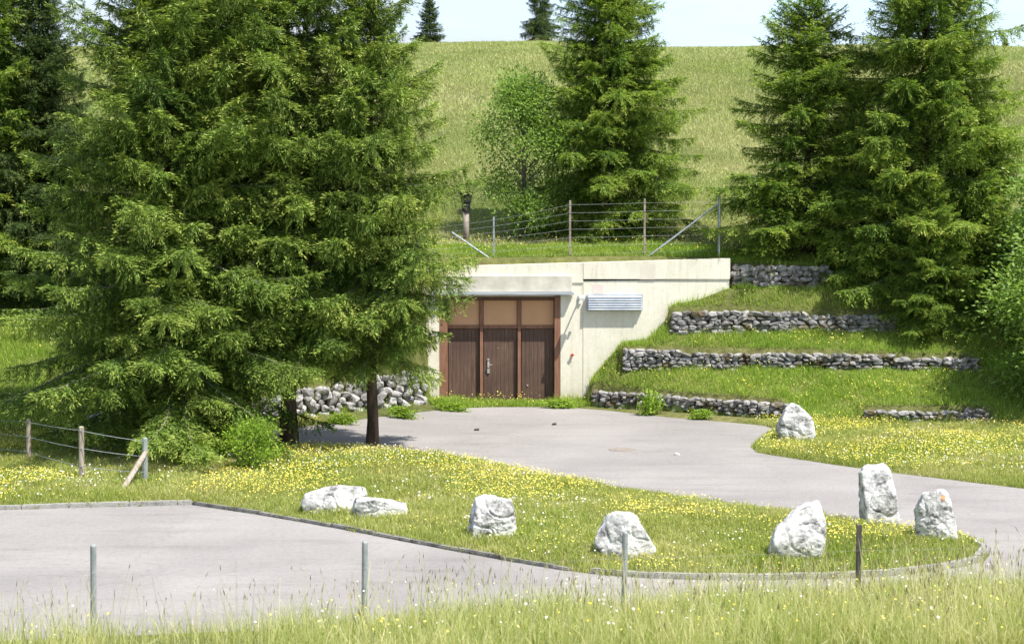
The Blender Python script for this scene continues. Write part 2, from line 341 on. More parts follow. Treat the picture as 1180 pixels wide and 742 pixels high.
# ------------------------------------------------------------------ rocks
def ico(sub):
    bm = bmesh.new(); bmesh.ops.create_icosphere(bm, subdivisions=sub, radius=1); bm.verts.ensure_lookup_table()
    V = np.array([v.co[:] for v in bm.verts]); Fc = np.array([[v.index for v in f.verts] for f in bm.faces]); bm.free(); return V, Fc
ICO2 = ico(2); ICO6 = ico(6)
def planes_r(D, N, d, p):
    s = np.maximum(D@N.T/d, 0)**p
    return s.sum(1)**(-1./p)
def boulder(px, vbase, thick, seed, label, group='white boulders lining the grass', rough=.05, flat=34):
    """px = silhouette in photo pixels; stands where its foot pixel touches the ground"""
    us = [a for a, b in px]; uc = sum(us)/len(us); gx_, gy_ = G(uc, vbase, .08); Yc = gy_+thick*.35
    pts = [P(u, v, Yc) for u, v in px]; zc0 = float(terrain(np.array([gx_]), np.array([Yc]))[0])
    xc = sum(a for a, b in pts)/len(pts); zc = sum(b for a, b in pts)/len(pts)
    N, d = [], []
    m = len(pts); area = sum(pts[k][0]*pts[(k+1) % m][1]-pts[(k+1) % m][0]*pts[k][1] for k in range(m)); sg = 1 if area > 0 else -1
    r_ = np.random.default_rng(seed)
    for k in range(m):
        (ax, az), (bx, bz) = pts[k], pts[(k+1) % m]; ex, ez = bx-ax, bz-az; L = math.hypot(ex, ez)
        n_ = np.array([ez/L*sg, 0, -ex/L*sg]); dd = (ax-xc)*n_[0]+(az-zc)*n_[2]
        if dd < .02: continue
        t = r_.uniform(-.25, .25); n2 = np.array([n_[0], t, n_[2]]); nn = np.linalg.norm(n2); N.append(n2/nn); d.append(dd/nn)
    wmax = max(a for a, b in pts)-min(a for a, b in pts); hmax = max(b for a, b in pts)-min(b for a, b in pts)
    for k in range(9):
        sy = -1 if k % 2 else 1; v = np.array([r_.uniform(-.40, .40), sy, r_.uniform(-.2, .32)]); v /= np.linalg.norm(v); N.append(v); d.append(thick*.5*r_.uniform(.8, 1.05))
    N = np.array(N); d = np.array(d); D, Fc = ICO6
    r0 = planes_r(D, N, d, flat); V = D*r0[:, None]; out = np.empty(len(V))
    for k, v in enumerate(V):
        a = Vector(v)*(1.0)+Vector((seed*3.1, 0, 0))
        f1 = noise.fractal(a*3.2, 1, 2, 5)*.5; rd = abs(noise.noise(a*2.3)); rd2 = abs(noise.noise(a*5.1+Vector((7, 1, 2))))
        out[k] = f1*rough-max(0, .07-rd)*rough*5.5-max(0, .06-rd2)*rough*2.8+noise.fractal(a*14, 1, 2, 3)*rough*.13+noise.fractal(a*7, .8, 2, 3)*rough*.12
    V = V+D*out[:, None]; V = V+np.array([0, 0, zc-zc0])
    me = npmesh('boulder', V, [Fc], M['boulder'], smooth=True)
    o = mobj('boulder', me); o.location = (xc, Yc, zc0); tag(o, label, 'boulder', group)
    return o
B_ = [
 ([(348, 578), (352, 570), (372, 562), (398, 559), (418, 561), (421, 572), (412, 585), (395, 596), (360, 592)], 590, .75, 1, 'low broad white boulder farthest left, beside a flatter slab'),
 ([(406, 584), (410, 575), (425, 573), (455, 577), (468, 582), (469, 591), (455, 600), (410, 600)], 596, .5, 2, 'small flat white slab of rock right of the low broad boulder'),
 ([(539, 612), (546, 576), (552, 571), (590, 574), (595, 600), (596, 622), (575, 630), (543, 626)], 619, .65, 3, 'square upright white boulder with grey cracks, between flat slab and triangular rock'),
 ([(686, 630), (690, 608), (703, 591), (728, 590), (737, 599), (756, 634), (750, 650), (700, 650)], 641, .75, 4, 'rounded triangular white boulder behind a thin metal fence post'),
 ([(885, 636), (893, 608), (918, 584), (946, 576), (952, 582), (951, 600), (961, 632), (940, 652), (895, 652)], 644, .7, 5, 'wide leaning white boulder with pointed top and dark pit'),
 ([(990, 545), (995, 537), (1020, 535), (1027, 543), (1032, 575), (1036, 603), (1015, 612), (995, 610)], 601, .55, 6, 'tall upright white boulder at the road edge of the grass island'),
 ([(1054, 608), (1055, 585), (1064, 568), (1088, 565), (1095, 573), (1098, 600), (1098, 626), (1060, 630)], 622, .55, 7, 'blocky white boulder with dark clefts and orange patch at the island tip'),
 ([(895, 493), (899, 480), (908, 466), (915, 464), (930, 478), (936, 505), (930, 518), (900, 515)], 508, .7, 8, 'lone pointed white boulder across the road by the stone terraces'),
]
boulders = []
for px, vb, th, sd, lb in B_: boulders.append(boulder(px, vb, th, sd, lb, rough=.075 if sd in (3, 7) else .05))
# small orange patch on one boulder
mo = M['boulder'].copy(); mo.name = 'limestone_with_orange_patch'; n_, l_ = mo.node_tree.nodes, mo.node_tree.links
b7 = boulders[6]; px_, pz_ = P(1083, 571, b7.location.y); co_ = n_.new('ShaderNodeTexCoord'); mp_ = n_.new('ShaderNodeMapping')
mp_.inputs['Location'].default_value = (-(px_-b7.location.x)/.05, 0, -(pz_-b7.location.z)/.05); mp_.inputs['Scale'].default_value = (1/.05, 0, 1/.05); l_.new(co_.outputs['Object'], mp_.inputs[0])
ln_ = n_.new('ShaderNodeVectorMath'); ln_.operation = 'LENGTH'; l_.new(mp_.outputs[0], ln_.inputs[0]); rr_ = ramp(n_, [(.7, (1, 1, 1)), (1.0, (0, 0, 0))]); l_.new(ln_.outputs['Value'], rr_.inputs[0])
bs_ = n_['Principled BSDF']; old = bs_.inputs['Base Color'].links[0].from_socket; l_.new(mixc(n_, l_, rr_.outputs[0], old, (.60, .30, .16)), bs_.inputs['Base Color'])
b7.data.materials[0] = mo
def stone_wall(name, x0, x1, Yf, zbf, ztf, mt, label, sx=.20, sz=.10, dep=.26, over=.03, loose=.0, seed=0, group=None, mossline=False):
    r_ = np.random.default_rng(seed+50); D, Fc = ICO2; Vs, Fs, at = [], [], []; off = 0
    xm = (x0+x1)/2; ym = float(Yf(xm)); zm = float(zbf(xm))
    x = x0
    cols = int((x1-x0)/sx)
    zmin = -.06; row = 0
    while True:
        zr = row*sz*.92
        any_ = False; x = x0+r_.uniform(0, sx*.5)
        while x < x1:
            w = sx*r_.uniform(.55, 1.5); h = sz*r_.uniform(.85, 1.3); xc = x+w/2
            zb, zt = float(zbf(xc)), float(ztf(xc))
            if zb+zr < zt-sz*.35:
                any_ = True
                N = r_.normal(size=(11, 3)); N[0] = (1, .1, 0); N[1] = (-1, 0, .1); N[2] = (0, 0, 1); N[3] = (0, 0, -1); N[4] = (0, -1, r_.uniform(-.3, .3)); N[5] = (r_.uniform(-.3, .3), -1, 0)
                N /= np.linalg.norm(N, axis=1)[:, None]; d = np.r_[1, 1, 1, 1, 1, 1, r_.uniform(.75, 1.15, 5)]
                rr = planes_r(D, N, d, 22)*(1+.05*r_.normal(size=len(D))); v = D*rr[:, None]*np.array([w*.52, dep*.5, h*.54])
                a = r_.normal(0, .20+loose); ca, sa = math.cos(a), math.sin(a); v = np.stack([v[:, 0]*ca-v[:, 2]*sa, v[:, 1], v[:, 0]*sa+v[:, 2]*ca], 1)
                v += np.array([xc-xm, float(Yf(xc))-.04-dep*.32+r_.normal(0, .02+loose*.1)-ym, min(zb+zr+h*.4, zt+over-h*.35)-zm])
                Vs.append(v); Fs.append(Fc+off); off += len(v); at.append(np.full(len(v), np.clip(r_.beta(2, 2), 0, 1)))
            x += w
        row += 1
        if not any_ or row > 30: break
    me = npmesh(name, np.concatenate(Vs), [np.concatenate(Fs)], mt, {'rnd': np.concatenate(at)})
    o = mobj(name, me); o.location = (xm, ym, zm); return tag(o, label, 'stone wall', group)
g_ = 'dry stone terrace walls'
stone_wall('stone_wall', 2.02, 6.85, Y1, zb1, zt1, M['walls'], 'lowest dry stone terrace wall, starting at the concrete wall and ending behind the pointed boulder', seed=1, group=g_)
stone_wall('stone_wall', 8.4, 11.2, Y1, zb1, zt1, M['walls'], 'short low piece of stone wall half sunk in grass at lower right', seed=2, group=g_)
stone_wall('stone_wall', 2.90, 11.6, Y2, zb2, zt2, M['walls'], 'long dry stone terrace wall, second from the bottom', seed=3, group=g_)
stone_wall('stone_wall', 4.12, 10.6, Y3, zb3, zt3, M['walls'], 'dry stone terrace wall third from the bottom, running under the right spruces', seed=4, group=g_, sx=.23, sz=.13)
stone_wall('stone_wall', 5.83, 8.4, lambda x: 46.68+0*x, zf, za, M['walls'], 'topmost dry stone wall beside the end of the concrete wall', seed=5, group=g_, sx=.25, sz=.15)
stone_wall('stone_wall', -9.8, -2.25, Y1, zb1, zt1, M['wallw'], 'whitish rubble stone wall seen between the two tree trunks left of the doors', seed=6, group=g_, sx=.24, sz=.17, loose=.25)

# ------------------------------------------------------------------ bunker
YW = 46.3
def bx(u): return X(u, YW, 2)
def bz(v): return P(590, v, YW)[1]
def wall_mat():
    m, n, l, b = mat('cream_concrete', .88, .2)
    t = noisen(n, l, .9, 8, .62); r = ramp(n, [(.3, (.66, .62, .50)), (.7, (.78, .745, .63))]); l.new(t.outputs[0], r.inputs[0])
    t2 = noisen(n, l, 3, 6, .7, mapscale=(2.6, 1, .22)); r2 = ramp(n, [(.50, (1, 1, 1)), (.74, (.76, .73, .67))]); l.new(t2.outputs[0], r2.inputs[0])
    c = mixc(n, l, .8, r.outputs[0], mixc(n, l, 1., r.outputs[0], r2.outputs[0], 'MULTIPLY'))
    t3 = noisen(n, l, 14, 6, .7); r3 = ramp(n, [(.3, (.9, .9, .9)), (.7, (1.04, 1.04, 1.04))]); l.new(t3.outputs[0], r3.inputs[0]); c = mixc(n, l, 1., c, r3.outputs[0], 'MULTIPLY')
    # dirt near the foot and under the crown of the wall
    g = n.new('ShaderNodeTexCoord'); sx_ = n.new('ShaderNodeSeparateXYZ'); l.new(g.outputs['Object'], sx_.inputs[0])
    mr = n.new('ShaderNodeMapRange'); mr.inputs[1].default_value = .55; mr.inputs[2].default_value = .0; l.new(sx_.outputs[2], mr.inputs[0])
    ml = n.new('ShaderNodeMath'); ml.operation = 'MULTIPLY'; l.new(mr.outputs[0], ml.inputs[0]); l.new(t2.outputs[0], ml.inputs[1])
    c = mixc(n, l, ml.outputs[0], c, (.40, .37, .29))
    l.new(c, b.inputs['Base Color']); bump(n, l, b, t3.outputs[0], .25, .01); return m
M['wall'] = wall_mat()
M['patchA'] = simple('grey_stained_render', (.58, .535, .44), (.66, .62, .52), 2, bmp=.1)
M['patchB'] = simple('pinkish_repair_render', (.62, .52, .47), (.69, .60, .54), 2, bmp=.1)
M['band'] = simple('bare_concrete', (.46, .435, .365), (.64, .61, .52), 2.5, bmp=.3)
M['tan'] = simple('tan_panel', (.58, .33, .18), (.64, .37, .21), 1.2, .7, .3, bmp=.05)
M['frame'] = simple('reddish_brown_frame', (.20, .095, .06), (.29, .15, .095), 4, .7, .3, bmp=.15, mapscale=(3, 3, .5))
M['framedark'] = simple('dark_brown_reveal', (.10, .050, .035), (.15, .075, .05), 4, .7, .3, bmp=.15, mapscale=(3, 3, .5))
def door_mat():
    m, n, l, b = mat('brown_door_boards', .7, .3)
    t = noisen(n, l, 7, 7, .65, mapscale=(4, 1, .25)); r = ramp(n, [(.3, (.09, .055, .040)), (.55, (.13, .080, .060)), (.75, (.21, .145, .115))]); l.new(t.outputs[0], r.inputs[0])
    t2 = noisen(n, l, 1.1, 4, .6); r2 = ramp(n, [(.35, (.75, .75, .75)), (.7, (1.15, 1.12, 1.1))]); l.new(t2.outputs[0], r2.inputs[0])
    l.new(mixc(n, l, 1., r.outputs[0], r2.outputs[0], 'MULTIPLY'), b.inputs['Base Color']); bump(n, l, b, t.outputs[0], .3, .01); return m
M['door'] = door_mat()
M['steel'] = simple('bright_steel', (.55, .56, .57), (.7, .7, .7), 5, .35, .5, .8, bmp=0)
M['sheet'] = simple('blue_grey_metal_lip', (.33, .36, .41), (.55, .57, .60), 1.5, .5, .4, .3, bmp=.1, mapscale=(.5, 2, 8))
M['slat'] = simple('blue_grey_slat', (.30, .34, .40), (.46, .50, .55), 3, .55, .4, .2, bmp=.05)
M['palemetal'] = simple('pale_metal', (.62, .64, .66), (.72, .74, .75), 3, .5, .4, bmp=.05)
M['red'] = simple('red_enamel', (.5, .03, .02), (.6, .06, .04), 3, .5, .4, bmp=0)
bk = empty('concrete_bunker', (0, YW, 0), 'cream concrete bunker front with three brown door leaves set into the grassy hillside', 'bunker')
def lb(mb, name, m_, parent=bk, sm=False):
    o = mb.build(name, m_, parent, sm); o.matrix_parent_inverse.identity(); o.location = -Vector(bk.location) if parent is bk else (0, 0, 0); return o
dL, dR, dT = bx(506), bx(646), bz(342)
wl_, wr_ = bx(455), bx(840)
def slab_top(x): return float(ip(x, [wl_, wr_], [bz(309), bz(298)]))
def wallpiece(mb, x0, x1, y0, y1, z0, zt0, zt1_):
    v = [mb.bm.verts.new(c) for c in ((x0, y0, z0), (x1, y0, z0), (x1, y1, z0), (x0, y1, z0), (x0, y0, zt0), (x1, y0, zt1_), (x1, y1, zt1_), (x0, y1, zt0))]
    for f in ((0, 3, 2, 1), (4, 5, 6, 7), (0, 1, 5, 4), (1, 2, 6, 5), (2, 3, 7, 6), (3, 0, 4, 7)): mb.bm.faces.new([v[k] for k in f])
mb = MB()
wallpiece(mb, wl_, dL, YW+.03, YW+.6, -.3, bz(326), bz(326)-.0)
lb(mb, 'wall', M['wall']); mb = MB()
wallpiece(mb, dR, bx(672), YW+.03, YW+.6, -.3, bz(324), bz(324))
lb(mb, 'wall', M['wall']); mb = MB()
wallpiece(mb, bx(672)+.002, wr_, YW+.018, YW+.6, -.3, bz(324), bz(321.5))
lb(mb, 'wall', M['wall'])
mb = MB(); wallpiece(mb, dL, dR, YW+.42, YW+.6, -.3, dT, dT); lb(mb, 'back_panel', M['framedark'])
mb = MB()   # parapet band, a little proud
wallpiece(mb, wl_-.02, bx(672), YW+.0, YW+.61, bz(326)+.003, slab_top(wl_), slab_top(bx(672)))
wallpiece(mb, bx(672)+.003, wr_+.02, YW-.012, YW+.62, bz(322.5)+.02, slab_top(bx(672)), slab_top(wr_))
lb(mb, 'parapet', M['wall'])
mb = MB(); mb.box(bx(500), bx(659), YW-.10, YW+.42, bz(336.5)+.003, bz(317.5), .015); mb.box(dL, dR, YW+.1, YW+.42, dT, bz(336.5)); lb(mb, 'lintel', M['band'])
mb = MB(); mb.box(bx(498), bx(661), YW-.19, YW-.0, bz(339.5), bz(336.5), .006); lb(mb, 'drip_lip', M['sheet'])
mb = MB(); mb.box(bx(737), bx(755), YW-.0145, YW-.010, bz(322), bz(304)); lb(mb, 'wall_stain', M['patchA'])
mb = MB(); mb.box(bx(683), bx(695), YW+.0145, YW+.025, bz(338), bz(328)); lb(mb, 'repair_patch', M['patchB'])
# door set
yd = YW+.24
mb = MB(); mb.box(bx(506)+.002, bx(515.5), YW+.04, yd+.1, 0, dT-.002, .006); lb(mb, 'door_jamb', M['frame'])
mb = MB(); mb.box(bx(639), bx(646)-.002, YW+.04, yd+.1, 0, dT-.002, .006); lb(mb, 'door_jamb', M['frame'])
mb = MB(); mb.box(bx(515.5)+.002, bx(639)-.002, YW+.16, yd+.1, bz(346.5), dT-.002, .004); lb(mb, 'head_rail', M['framedark'])
for a in (554.7, 598.4):
    mb = MB(); mb.box(bx(a-1.8), bx(a+1.8), yd-.07, yd+.1, .02, bz(376), .005); mb.box(bx(a-2.2), bx(a+2.2), yd-.05, yd+.1, bz(376)+.003, bz(346.5)-.003, .005); lb(mb, 'mullion', M['frame'])
mb = MB(); mb.box(bx(515.5)+.003, bx(639)-.003, yd-.01, yd+.09, bz(379), bz(375.5), .004); lb(mb, 'transom_rail', M['frame'])
for k, (a, b_) in enumerate(((516, 552.4), (557, 596), (600.8, 638.4))):
    mb = MB(); mb.box(bx(a)+.003, bx(b_)-.003, yd+.02, yd+.06, bz(375.5)+.004, bz(346.5)-.004, .004); lb(mb, 'transom_panel', M['tan'])
    x0, x1 = bx(a)+.005, bx(b_)-.005; nb = 8; w = (x1-x0)/nb; mb = MB()
    for j in range(nb):
        mb.box(x0+j*w+.0015, x0+(j+1)*w-.0015, yd+.03-random.uniform(0, .003), yd+.07, .045, bz(379)-.006, .006)
    mb.box(x0, x1, yd+.045, yd+.08, .045, bz(379)-.006)
    leaf = lb(mb, 'door_leaf', M['door']); leaf['label'] = ('left brown door leaf beside the spruce branches', 'middle brown door leaf with steel lock plates', 'right brown door leaf beside the bare wall')[k]
    if k == 1:
        h_ = MB(); xh = bx(562.5)
        h_.box(xh-.028, xh+.028, yd-.0, yd+.027, bz(424.5), bz(417), .006); h_.box(xh-.035, xh+.035, yd-.002, yd+.027, bz(431), bz(425.5), .006)
        h_.tube([(xh, yd, bz(421)), (xh, yd-.05, bz(421)), (xh+.11, yd-.055, bz(421))], .011); h_.tube([(xh, yd+.02, bz(415)), (xh, yd-.01, bz(415))], .03, 12)
        h_.tube([(xh, yd+.02, bz(428)), (xh, yd-.015, bz(428))], .018, 12)
        o = h_.build('handle', M['steel'], leaf)
        o2 = MB().box(bx(574)-.012, bx(574)+.012, yd+.015, yd+.026, bz(402)-.012, bz(402)+.012, .003).build('spy_hole', M['steel'], leaf)
    if k == 2:
        MB().tube([(bx(608), yd+.01, bz(445)), (bx(608), yd+.027, bz(445))], .022, 12).build('lock', M['steel'], leaf)
mb = MB(); mb.box(bx(506), bx(646), YW-.12, yd+.1, -.05, .035, .012); lb(mb, 'threshold', M['band'])
# louvre
u0, u1, v0, v1 = 676, 740, 339, 358; mb = MB(); x0, x1 = bx(u0), bx(u1)
mb.box(x0, x1, YW-.12, YW+.001, bz(v1), bz(v0), .01); lv = lb(mb, 'louvre_box', M['slat'])
for j in range(6):
    z1_ = bz(v0+1.2+j*2.75); z0_ = bz(v0+3.7+j*2.75); m2 = MB()
    v = [m2.bm.verts.new(c) for c in ((x0+.04, YW-.128, z1_), (x1-.03, YW-.128, z1_), (x1-.03, YW-.16, z0_), (x0+.04, YW-.16, z0_), (x0+.04, YW-.115, z1_-.012), (x1-.03, YW-.115, z1_-.012), (x1-.03, YW-.147, z0_-.012), (x0+.04, YW-.147, z0_-.012))]
    for f in ((0, 1, 2, 3), (4, 7, 6, 5), (0, 4, 5, 1), (1, 5, 6, 2), (2, 6, 7, 3), (3, 7, 4, 0)): m2.bm.faces.new([v[k] for k in f])
    m2.build('slat', M['slat'], lv)
# lamp on a bracket
xl, zl = bx(669.5), bz(345); mb = MB()
mb.box(xl-.075, xl-.0, YW-.02, YW+.03, zl-.12, zl+.10, .006)
mb.tube([(xl-.04, YW, zl+.02), (xl-.02, YW-.40, zl+.08)], .022); br = lb(mb, 'lamp_bracket', M['palemetal'])
mb = MB(); mb.box(xl-.09, xl+.07, YW-.56, YW-.34, zl+.02, zl+.13, .025); mb.build('lamp_head', M['palemetal'], br)
mb = MB(); mb.tube([(bx(657), YW+.03, bz(383)), (bx(657), YW-.03, bz(383))], .035, 10); lb(mb, 'wall_fitting', M['zincdull'])
mb = MB(); mb.tube([(bx(659.5), YW+.04, bz(409)), (bx(659.5), YW-.05, bz(409))], .035, 10); mb.box(bx(659.5)-.05, bx(659.5)+.05, YW-.05, YW-.03, bz(409)-.01, bz(409)+.01); mb.box(bx(659.5)-.01, bx(659.5)+.01, YW-.053, YW-.028, bz(409)-.045, bz(409)+.045); lb(mb, 'red_valve', M['red'])

# ------------------------------------------------------------------ fences
def angle_post(mb, x, y, z0, z1, s=.05, lean=(0, 0)):
    t = .008
    a = [(x, y), (x+s, y), (x+s, y+t), (x+t, y+t), (x+t, y+s), (x, y+s)]
    b0 = [mb.bm.verts.new((p, q_, z0)) for p, q_ in a]; b1 = [mb.bm.verts.new((p+lean[0], q_+lean[1], z1)) for p, q_ in a]
    for k in range(6): mb.bm.faces.new((b0[k], b0[(k+1) % 6], b1[(k+1) % 6], b1[k]))
    mb.bm.faces.new((b1[0], b1[1], b1[2], b1[3])); mb.bm.faces.new((b1[0], b1[3], b1[4], b1[5]))
def kid(o, root): o.parent = root; o.location = tuple(-c for c in root.location); return o
def wires(root, runs, rad, mt, sag=.012):
    for pts in runs:
        mb = MB(); out = []
        for a, b in zip(pts[:-1], pts[1:]):
            for k in range(6):
                t = k/6; out.append((a[0]+(b[0]-a[0])*t, a[1]+(b[1]-a[1])*t, a[2]+(b[2]-a[2])*t-sag*math.sin(math.pi*t)))
        out.append(pts[-1]); mb.tube(out, rad, 5); kid(mb.build('wire', mt), root)
# fence on the bunker
YF = YW+.78
fr = empty('wire_fence', (X(700, YF), YF, 3.8), 'wire fence of steel posts standing along the top of the concrete wall', 'fence')
tops = []
for u, vt, vb, mt, th in ((480, 262, 305, 'zinc', .022), (569, 250, 303, 'zinc', .024), (657, 231, 301, 'rustpost', .028), (743, 229, 299, 'rustpost', .028), (829, 227, 297, 'zinc', .038)):
    x, z1_ = P(u, vt, YF); _, z0_ = P(u, vb, YF); mb = MB()
    if th > .03:
        mb.tube([(x, YF, z0_-.4), (x, YF, z1_)], th, 10); mb.tube([(x, YF, z1_), (x, YF, z1_+.02)], th*1.2, 10)
    else: mb.box(x-th, x+th, YF-.02, YF+.02, z0_-.4, z1_, .004)
    kid(mb.build('post', M[mt]), fr); tops.append((x, z0_, z1_))
for (ua, va, ub, vb) in ((828, 235, 745, 297), (521, 268, 572, 303)):
    a, b = P(ua, va, YF), P(ub, vb, YF); mb = MB().tube([(a[0], YF+.03, a[1]), (b[0], YF-.05, b[1])], .026, 8); kid(mb.build('brace', M['zinc']), fr)
runs = []
for k in range(7):
    f = .12+.135*k; runs.append([(x, YF-.03, z0+(z1-z0)*f) for x, z0, z1 in tops])
wires(fr, runs, .003, M['zincdull'])
# fence at the left
fl = empty('pasture_fence', (-7.7, 33.4, 0), 'wire pasture fence with wooden posts and a slanting brace beside the parking place', 'fence')
pp = []
for u, vt, vb, mt, r_ in ((-40, 476, 522, 'wood', .045), (33, 482, 533, 'wood', .045), (94, 491, 553, 'wood', .05), (167, 504, 557, 'zincdull', .05)):
    x, Yp = G(u, vb, .06); _, zt_ = P(u, vt, Yp); mb = MB().tube([(x, Yp, -.3), (x+.01, Yp, zt_-.02), (x+.01, Yp, zt_)], [r_*1.05, r_, r_*.6], 10); kid(mb.build('post', M[mt], smooth=False), fl); pp.append((x, Yp, zt_))
x, Yp = G(137, 568, .05); a = P(168, 521, pp[-1][1]); mb = MB().tube([(x, Yp, 0), (a[0], pp[-1][1], a[1])], .05, 8); kid(mb.build('brace', M['wood']), fl)
wires(fl, [[(x, y-.05, z*f) for x, y, z in pp] for f in (.93, .62, .3)], .007, M['zincdull'])
# near fence posts
nf = empty('roadside_fence', (0, 21, 0), 'short steel fence posts standing in the tall grass before the parking place', 'fence')
pp = []
for u, vt, Yp, mt in ((-215, 631, 19.8, 'zincdull'), (107, 627, 20.35, 'zincdull'), (420, 623, 20.8, 'zincdull'), (720, 612, 21.4, 'zincdull'), (990, 604, 21.9, 'darkpost'), (1262, 596, 22.4, 'zincdull')):
    x, zt_ = P(u, vt, Yp); mb = MB()
    if mt == 'darkpost': mb.box(x-.032, x+.032, Yp-.03, Yp+.03, -.3, zt_, .008)
    else: mb.tube([(x-.012, Yp, -.3), (x+.005, Yp, zt_-.02), (x+.005, Yp, zt_)], [.036, .036, .026], 10)
    kid(mb.build('post', M[mt]), nf); pp.append((x, Yp, zt_))
wires(nf, [[(x, y-.04, z*.70) for x, y, z in pp]], .0013, M['zincdull'])
# vent pipe
Yv = 49.2; x, zt_ = P(537, 221, Yv); zb_ = float(terrain(np.array([x]), np.array([Yv]))[0])
vp = empty('vent_pipe', (x, Yv, zb_), 'grey vent pipe with a black cowl rising from the grass above the bunker', 'vent pipe')
zc_ = P(534, 243, Yv)[1]-zb_; zt_ -= zb_
MB().tube([(0, 0, -.3), (0, 0, zc_+.05)], .085, 16).build('pipe', M['rustpost'], vp, True)
MB().tube([(0, 0, zc_-.02), (0, 0, zc_+.22), (0, 0, zc_+.24), (0, 0, zt_-.10), (0, 0, zt_-.09), (0, 0, zt_)], [.125, .125, .15, .17, .195, .195], 20).build('cowl', M['black'], vp)
# manhole cover and small stones
x, y = G(717, 518); mb = MB(); mb.tube([(x, y, -.02), (x, y, .006)], .30, 24); m0 = mb.build('manhole_cover', M['rustpost']); 
tag(m0, 'dark round manhole cover sunk in the asphalt yard', 'manhole cover')
for u, v, s_, lb_ in ((549, 496, .05, 'small dark stone lying on the yard nearest the spruce trunk'), (638, 489.5, .05, 'small dark stone lying on the yard in front of the right door leaf'), (478, 523.5, .07, 'small dark stone at the grass edge right of the right trunk'), (780, 524, .05, 'flat pale pebble on the yard right of the manhole cover')):
    x, y = G(u, v); D, Fc = ICO2; N = rng.normal(size=(9, 3)); N /= np.linalg.norm(N, axis=1)[:, None]; vv = D*planes_r(D, N, np.full(9, 1.), 9)[:, None]; vv = np.clip(vv, -1.3, 1.3)*np.array([s_, s_, s_*.5])
    o = mobj('stone', npmesh('stone', vv, [Fc], M['darkpost' if 'dark' in lb_ else 'boulder'])); o.location = (x, y, s_*.35); tag(o, lb_, 'stone')

